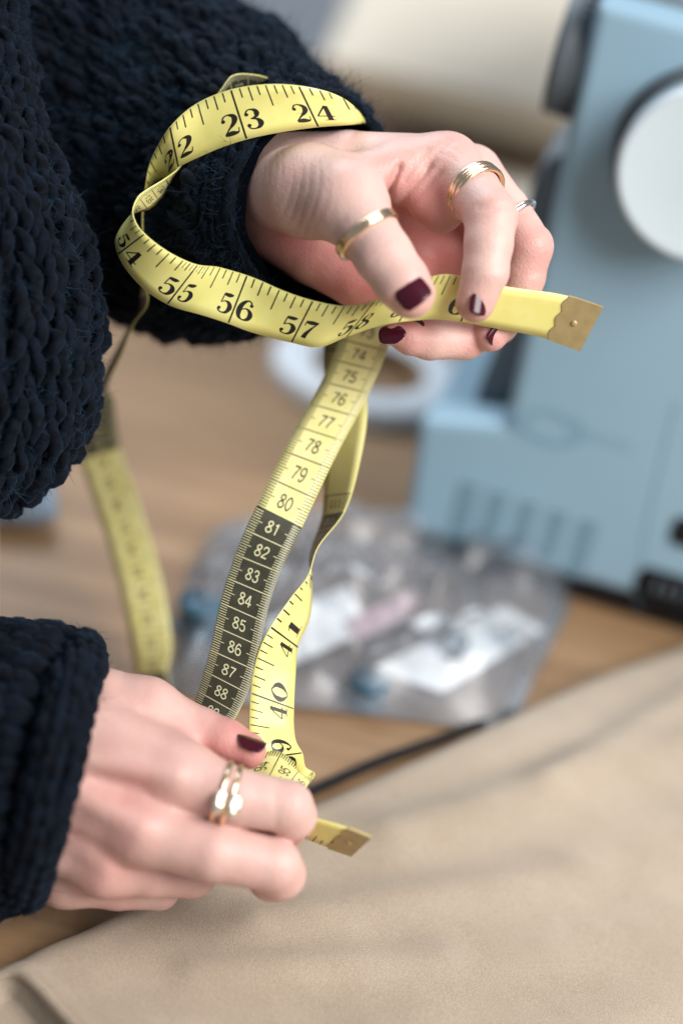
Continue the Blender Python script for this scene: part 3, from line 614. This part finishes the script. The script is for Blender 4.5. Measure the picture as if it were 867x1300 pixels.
def band(off,flip):
    V=tp(Sg.ravel(),Tg.ravel(),np.full(Sg.size,off)); f=gridF(ns,6); return V,(f[:,::-1] if flip else f)
V1,F1=band(.2,False);V2,F2=band(-.2,True)
smid=(sg_[:-1]+sg_[1:])/2; dark=(np.floor(smid/10).astype(int)%2==0)&(smid<140); dark=np.repeat(dark,5)
rim=[]; n1=len(V1)
for c0 in (0,5):
    a=np.arange(ns-1)*6+c0; b_=a+6; q=np.stack([a,b_,b_+n1,a+n1],-1); rim.append(q if c0 else q[:,::-1])
rim=np.vstack(rim); FA=np.vstack([F1,F2+n1,rim]); mi=np.r_[np.zeros(len(F1),int),np.where(dark,2,1),np.zeros(len(rim),int)]
mesh('tape_band',toW(np.vstack([V1,V2])),FA,None,tape,mats=[M['yellow'],M['cmyellow'],M['cmdark']],midx=mi)
# glyphs as brush strokes: x, y, half width; 's' strokes are serifs, 'b' balls
def rot9(L): return [[(.7-x,1-y,w_) for x,y,w_ in st] for st in L]
G6=[[(.56,.82,.03),(.46,.96,.03),(.3,.95,.04),(.13,.72,.075),(.08,.42,.09),(.14,.14,.065),(.35,.02,.03),(.56,.12,.065),(.62,.32,.085),(.54,.5,.06),(.36,.58,.03),(.18,.48,.025)]]
GL={'0':[[(.35,.98,.025),(.12,.75,.06),(.06,.5,.09),(.12,.25,.06),(.35,.02,.025),(.58,.25,.06),(.64,.5,.09),(.58,.75,.06),(.35,.98,.025)]],
'1':[[(.36,.98,.085),(.36,.02,.085)],[(.36,.93,.03),(.14,.78,.025)]],
'2':[[(.10,.72,.03),(.18,.92,.03),(.36,.98,.03),(.57,.88,.07),(.61,.72,.09),(.52,.52,.07),(.3,.3,.035),(.09,.06,.025)],[(.09,.05,.05),(.35,.07,.09),(.55,.05,.055),(.65,.08,.03)]],
'3':[[(.11,.78,.03),(.2,.93,.03),(.35,.98,.03),(.53,.9,.065),(.57,.76,.085),(.5,.6,.05),(.28,.53,.02)],[(.28,.53,.02),(.52,.46,.05),(.62,.28,.09),(.54,.09,.06),(.34,.02,.03),(.16,.08,.03),(.09,.22,.03)]],
'4':[[(.44,.97,.03),(.05,.3,.025)],[(.03,.28,.028),(.68,.28,.028)],[(.47,.97,.07),(.47,.02,.08)]],
'5':[[(.15,.93,.05),(.42,.92,.075),(.6,.96,.03)],[(.16,.95,.025),(.13,.5,.025)],[(.13,.5,.02),(.3,.6,.03),(.5,.54,.06),(.6,.34,.09),(.52,.1,.06),(.32,.02,.03),(.14,.08,.03),(.08,.2,.03)]],
'6':G6,'9':rot9(G6),
'7':[[(.08,.92,.05),(.35,.92,.085),(.66,.93,.045)],[(.62,.92,.03),(.42,.55,.05),(.3,.25,.085),(.27,.02,.095)]],
'8':[[(.35,.98,.025),(.15,.87,.06),(.14,.7,.07),(.35,.54,.045),(.55,.38,.06),(.62,.2,.08),(.35,.02,.025),(.08,.18,.075),(.12,.38,.055),(.35,.54,.04),(.54,.7,.055),(.54,.87,.05),(.35,.98,.025)]]}
SER={'1':[[(.12,.02,.02),(.62,.02,.02)]],'4':[[(.25,.02,.02),(.67,.02,.02)]],'7':[[(.08,.98,.02),(.07,.7,.025)]],'2':[[(.64,.05,.02),(.68,.28,.018)]]}
BALL={'2':[(.14,.73,.085)],'3':[(.15,.76,.085),(.14,.22,.085)],'5':[(.13,.2,.085)],'6':[(.54,.80,.08)],'9':[(.16,.20,.08)]}
def glyph(ch,serif):
    out=[]
    for st in GL[ch]+(SER.get(ch,[]) if serif else []):
        c=crom(st,7) if len(st)>2 else np.array([st[0],[(a+b_)/2 for a,b_ in zip(*st)],st[1]])
        p=c[:,:2]; wv=np.where(c[:,2]>.045,c[:,2]*1.3,c[:,2]*1.08) if serif else np.full(len(c),.062); d=np.gradient(p,axis=0); d/=np.linalg.norm(d,axis=1)[:,None]; nrm=np.c_[-d[:,1],d[:,0]]
        L=p+nrm*wv[:,None];R_=p-nrm*wv[:,None]; out.append((np.vstack([L,R_]),[[i,len(p)+i,len(p)+i+1,i+1] for i in range(len(p)-1)]))
    if serif:
        for x,y,r_ in BALL.get(ch,[]): out.append((np.array([[x+r_*math.cos(2*math.pi*k/14),y+r_*math.sin(2*math.pi*k/14)] for k in range(14)]),[list(range(14))]))
    return out
class Print(MB):
    def quad(s,s0,s1,t0,t1,off):
        s.add(tp(np.array([s0,s1,s1,s0]),np.array([t0,t0,t1,t1]),np.full(4,off)),[[0,1,2,3]])
    def rect(s,s0,s1,t0,t1,off,n=4):
        tq=np.linspace(t0,t1,n+1)
        s.add(tp(np.r_[np.full(n+1,s0),np.full(n+1,s1)],np.r_[tq,tq],np.full(2*n+2,off)),[[i,n+1+i,n+2+i,i+1] for i in range(n)])
inch=Print()
for n_ in range(0,61):
    s0=n_*2.54
    if 10<=n_<=18 or 26<=n_<=38: continue
    OFF=.27
    if n_: inch.rect(s0-.033,s0+.033,0.015,.985,OFF)
    for e in range(1,8):
        L={4:.44,2:.29,6:.29}.get(e,.20); ss_=s0+e*2.54/8
        if n_<60: inch.rect(ss_-.024,ss_+.024,.015,L,OFF,2)
    if n_ in (55,58):
        for e in range(1,8): inch.rect(s0+(e/16-.25 if n_==55 else e/16-.2)*2.54-.014,s0+(e/16-.25 if n_==55 else e/16-.2)*2.54+.014,.015,.17,OFF,2)
    if not n_: continue
    h=7.7; wd=.79*h/10; tx=str(n_)
    for k,chh in enumerate(tx if len(tx)==2 else ' '+tx):
        if chh==' ': continue
        for V,F in glyph(chh,True):
            so_=s0+(.12 if k else -.10-wd)+V[:,0]*h/10*1.12; to_=.84-V[:,1]*h/TW
            inch.add(tp(so_,to_,np.full(len(V),OFF)),F)
inch.V=[toW(v) for v in inch.V]; inch.build('inch_print',M['ink'],tape,smooth=False)
cmk=Print();cmp_=Print()
for n_ in range(1,154):
    if 1<=n_<=29 or 52<=n_<=71 or 112<=n_<=117: continue
    pr_=cmp_ if (int((n_-.5)//10)%2==0 and n_<=140) else cmk; OFF=-.27
    pr_.rect(n_-.02,n_+.02,.01,.99,OFF)
    for e in range(1,10):
        L=.25 if e==5 else .18; ss_=n_-1+e*.1
        pr_.rect(ss_-.014,ss_+.014,.01,L,OFF,2); pr_.rect(ss_-.014,ss_+.014,1-L,.99,OFF,2)
    tx=str(n_); h=4.7; wd=.62*h; tot=wd*len(tx)
    for k,chh in enumerate(tx):
        for V,F in glyph(chh,False):
            to_=.5+(-tot/2+k*wd+V[:,0]*h*.82)/TW; so_=n_-.5+.24-V[:,1]*h/10
            pr_.add(tp(so_,to_,np.full(len(V),OFF)),F)
for q,nm,mm in ((cmk,'centimetre_print',M['ink']),(cmp_,'pale_centimetre_print',M['paleink'])):
    q.V=[toW(v) for v in q.V]; q.build(nm,mm,tape,smooth=False)
# brass ends with a scalloped inner edge and a rivet
def tip(sa,sb,sgn):
    n=28; tq=np.linspace(-.015,1.015,n); top=[];bot=[]
    sc=sa-sgn*.16*np.abs(np.sin(tq*math.pi*3)); 
    rows=np.linspace(0,1,8); Sx=(sc[None]*(1-rows[:,None])+sb*rows[:,None]); Tx=np.repeat(tq[None],8,0)
    A_=tp(Sx.ravel(),Tx.ravel(),np.full(Sx.size,.65));B_=tp(Sx.ravel(),Tx.ravel(),np.full(Sx.size,-.65)); f=gridF(8,n)
    bd=[i for i in range(n)]+[r_*n+n-1 for r_ in range(1,8)]+[7*n+i for i in range(n-2,-1,-1)]+[r_*n for r_ in range(6,0,-1)]
    Fs=[list(x) for x in f]+[list(x[::-1]+8*n) for x in f]+[[bd[i],bd[(i+1)%len(bd)],bd[(i+1)%len(bd)]+8*n,bd[i]+8*n] for i in range(len(bd))]
    o=mesh('metal_tip',toW(np.vstack([A_,B_])),Fs,M['brass'],tape,smooth=False)
    sm=sa*.55+sb*.45; c=toW(tp(np.array([sm]),np.array([.5]),np.array([.5]))[0]); i=np.searchsorted(sv,sm)-1; nw=nn[min(i,NQ-1)]@BAS
    V,F=lathe([(.01,.75),(.7,.7),(1.2,.4),(1.4,0)],c,nw,16); mesh('rivet',V,F,M['brass'],o)
tip(I(61.45),s_end,1); tip(1.15,0.0,-1)

# ------------------------------------------------------------------ chunky sweater
class Sleeve:
    def __init__(s,st,lump=2.5,seed=1,shear=0):
        s.shear=shear
        s.C=np.array([toF(P(*a[:3])) for a in st]); s.R=np.array([a[3:5] for a in st],float); s.lump=lump; s.seed=seed
        s.par=np.r_[0,np.cumsum(np.linalg.norm(np.diff(s.C,axis=0),axis=1))]; s.L=s.par[-1]
    def __call__(s,a,phi,off=0.0):
        a=np.asarray(a,float);phi=np.asarray(phi,float); e=.5
        c=spl(s.C,s.par,a); t=spl(s.C,s.par,np.minimum(a+e,s.L))-spl(s.C,s.par,np.maximum(a-e,0)); t/=np.linalg.norm(t,axis=1)[:,None]
        r_=np.stack([np.interp(a,s.par,s.R[:,k]) for k in (0,1)],-1)
        z=np.array([0,0,1.]); e2=z-t*(t@z)[:,None]; e2/=np.linalg.norm(e2,axis=1)[:,None]; e1=np.cross(t,e2)
        n_=np.cos(phi)[:,None]*e1+np.sin(phi)[:,None]*e2
        p=c+(r_[:,:1]*np.cos(phi)[:,None])*e1+(r_[:,1:]*np.sin(phi)[:,None])*e2
        p=p+t*(s.shear*np.cos(phi)*r_[:,0]*np.clip(a/s.L,0,1))[:,None]
        lump=s.lump*vnoise(p,s.seed,3,.09); return p+n_*(lump+off)[:,None] if np.ndim(off) else p+n_*(lump+off)[:,None]
    def frame(s,a,phi):
        p=s(a,phi); da=s(np.minimum(a+.6,s.L),phi)-s(np.maximum(a-.6,0),phi); dp=s(a,phi+.02)-s(a,phi-.02)
        da/=np.linalg.norm(da,axis=1)[:,None]; lp=np.linalg.norm(dp,axis=1)/.04; dp/=np.linalg.norm(dp,axis=1)[:,None]; n_=np.cross(da,dp); n_/=np.linalg.norm(n_,axis=1)[:,None]
        return p,da,dp,n_,lp
    def shell(s,na=60,nph=72):
        a=np.linspace(0,s.L,na); ph=np.linspace(0,2*math.pi,nph,endpoint=False); A,PH=np.meshgrid(a,ph,indexing='ij'); return s(A.ravel(),PH.ravel(),-1.5),gridF(na,nph,True)
def knit(surf,a,phi,w_,l_,swap=False,amp=1.0,jit=.15,r_=.30,long=2.1,tuck=.45):
    # every stitch is two leaf-shaped lengths of yarn meeting in a V, their ends tucked under the neighbours
    p,da,dp,n_,lp=surf.frame(a,phi)
    if swap: da,dp=dp,da
    NS,nm=8,7; u=np.linspace(0,1,NS); N=len(p); VV=[]
    rad=(.12+.88*np.sin(np.clip(u*.98+.01,0,1)*math.pi)**.6)*r_*w_
    for sd in (-1,1):
        j=rng.normal(size=(N,4))*jit; rj=1+rng.normal(0,jit*.6,(N,1))
        ac=sd*(.05+.36*u**.8)[None]*w_*(1+j[:,:1]*.6); al_=(u[None]*long-.5*long+.3)*l_*(1+j[:,1:2]*.4); oz=((np.sin(u*math.pi)[None]*(.42+tuck)-tuck)*w_*.6*amp)*(1+j[:,2:3])+j[:,3:4]*w_*.25
        cpt=p[:,None]+dp[:,None]*ac[...,None]+da[:,None]*al_[...,None]+n_[:,None]*oz[...,None]
        tg2=np.gradient(cpt,axis=1); tg2/=np.linalg.norm(tg2,axis=2)[...,None]; e1=np.cross(tg2,n_[:,None]); e1/=np.linalg.norm(e1,axis=2)[...,None]+1e-9; e2=np.cross(e1,tg2)
        ang=2*math.pi*np.arange(nm)/nm
        V=cpt[:,:,None]+(rad[None]*rj)[:,:,None,None]*(np.cos(ang)[None,None,:,None]*e1[:,:,None]+np.sin(ang)[None,None,:,None]*e2[:,:,None]); VV.append(V.reshape(-1,3))
    f=gridF(NS,nm,True); F=(f[None]+(np.arange(2*N)*NS*nm)[:,None,None]).reshape(-1,4); return np.vstack(VV),F
def fuzz(surf,N,amin,amax,len_,width=.085,sel=None,off=2.0):
    a=rng.uniform(amin,amax,N);ph=rng.uniform(0,2*math.pi,N); p,da,dp,n_,lp=surf.frame(a,ph)
    if sel is not None: k=sel(n_); p,da,dp,n_=p[k],da[k],dp[k],n_[k]
    N=len(p); L=len_*rng.lognormal(0,.45,N)[:,None]; d=n_*rng.uniform(.15,.9,(N,1))+da*rng.normal(0,.8,(N,1))+dp*rng.normal(0,.8,(N,1)); d/=np.linalg.norm(d,axis=1)[:,None]
    cur=rng.normal(0,.7,(N,3)); pts=[]; x=p+n_*off*rng.uniform(0,1.2,(N,1))
    for k in range(5):
        pts.append(x.copy()); x=x+d*L/4; d=d+cur*.35; d/=np.linalg.norm(d,axis=1)[:,None]
        if k==1: cur=rng.normal(0,.9,(N,3))
    pts=np.array(pts); sd=np.cross(d,rng.normal(size=(N,3))); sd/=np.linalg.norm(sd,axis=1)[:,None]
    V=[];wk=np.array([1,1,.9,.7,.25])*width
    for k in range(5): V+= [pts[k]-sd*wk[k],pts[k]+sd*wk[k]]
    V=np.stack(V,1).reshape(-1,3); b_=(np.arange(N)*10)[:,None,None]; f=np.array([[2*k,2*k+1,2*k+3,2*k+2] for k in range(4)])[None]; return V,(b_+f).reshape(-1,4)
def cloth_part(name,surf,stitch,fz,fz_args,mt='wool'):
    V,F=surf.shell(); o=mesh(name,toW(V),F,M['woolcore'],pers)
    Vs=[];Fs=[];n=0
    for V,F in stitch: Vs.append(V);Fs.append(F+n);n+=len(V)
    mesh('knit_stitches',toW(np.vstack(Vs)),np.vstack(Fs),M['wool'],o,kind='stuff')
    V,F=fuzz(surf,fz,*fz_args); mesh('yarn_fuzz',toW(V),F,M['fibre'],o,kind='stuff',smooth=False)
    return o
def rows(surf,a0,a1,pitch,width,phmin=0,phmax=2*math.pi,stag=False,jit=.0):
    A=[];PH=[]; ac=np.arange(a0,a1,pitch)
    rmean=float(np.mean(surf.R)); nc=max(6,int((phmax-phmin)*rmean/width)); ph=phmin+(np.arange(nc)+.5)*(phmax-phmin)/nc
    A,PH=np.meshgrid(ac,ph,indexing='ij'); A=A.ravel().copy();PH=PH.ravel().copy()
    A+=rng.normal(0,jit*pitch,A.size);PH+=rng.normal(0,jit*width/rmean,A.size); return np.clip(A,0,surf.L),PH
# left sleeve: wide, opening to the right and towards the viewer
# left sleeve: wide, opening to the right and towards the viewer
LS=Sleeve([(-90,30,-122,84,60),(30,95,-116,80,58),(150,165,-108,74,56),(250,222,-88,66,52),(325,252,-56,55,46),(375,263,-28,45,39),(408,266,-14,40,35)],3.0,3)
a,ph=rows(LS,0,LS.L-22,5.6,7.6,jit=.3); st=[knit(LS,a,ph,8.2,6.0,jit=.5,r_=.24,long=2.6)]
a,ph=rows(LS,LS.L-26,LS.L-3,6.4,7,jit=.05); st.append(knit(LS,a,ph,6.8,7.6,swap=True,jit=.25,r_=.30))
cloth_part('left_sleeve',LS,st,95000,(0,LS.L-2,5.5))
# sweater front at the left
FR=Sleeve([(-85,-60,-20,30,30),(-85,60,-16,33,36),(-85,150,-12,36,42),(-82,230,-10,44,46),(-80,310,-8,53,50),(-80,400,-8,58,52),(-80,470,-8,59,52),(-80,540,-10,55,48),(-80,590,-12,45,40),(-84,632,-14,27,26),(-88,655,-16,10,10)],2.0,5)
a,ph=rows(FR,0,FR.L-4,6.0,9.5,jit=.08); cloth_part('sweater_front',FR,[knit(FR,a,ph,11,6.6,jit=.3,r_=.22,amp=1.3,long=2.3)],80000,(0,FR.L,4.5))
# right sleeve with a rolled cuff
NEARER = 12.0
RS=Sleeve([(-190,980,6,50,42),(-60,978,10,50,42),(20,976,14,49,42),(56,975,16,47,40),(88,975,16,43,36)],1.2,9,shear=-.24)
a,ph=rows(RS,0,RS.L-2,7.0,9,jit=.05); cloth_part('right_sleeve',RS,[knit(RS,a,ph,11,7.2,jit=.15,r_=.32)],22000,(0,RS.L-4,3.0))
c0=toF(P(66,977,16)); ax1=toF(P(102,834,16))-c0; ax2=np.array([6.,0,43.])
pa=np.array([c0+ax1*math.cos(a)+ax2*math.sin(a) for a in np.linspace(0,2*math.pi,40,endpoint=False)])
pw=[toW(q) for q in pa]; pw.append(pw[0]); V,F=tube(np.array(pw),6.2,14,False)
cuff=mesh('cuff',V,F,M['woolcore'],pers)
RL=Sleeve([(0,0,0,1,1)]*2,1.0,11); RL.C=np.array([*pa,pa[0]]); RL.R=np.full((41,2),6.2); RL.par=np.r_[0,np.cumsum(np.linalg.norm(np.diff(RL.C,axis=0),axis=1))]; RL.L=RL.par[-1]; RL.lump=.6
a,ph=rows(RL,0,RL.L,6.5,5.6,jit=.05); V,F=knit(RL,a,ph,6.8,7,jit=.15,r_=.36); mesh('knit_stitches',toW(V),F,M['wool'],cuff,kind='stuff')
V,F=fuzz(RL,9000,0,RL.L,3.2); mesh('yarn_fuzz',toW(V),F,M['wool'],cuff,kind='stuff',smooth=False)
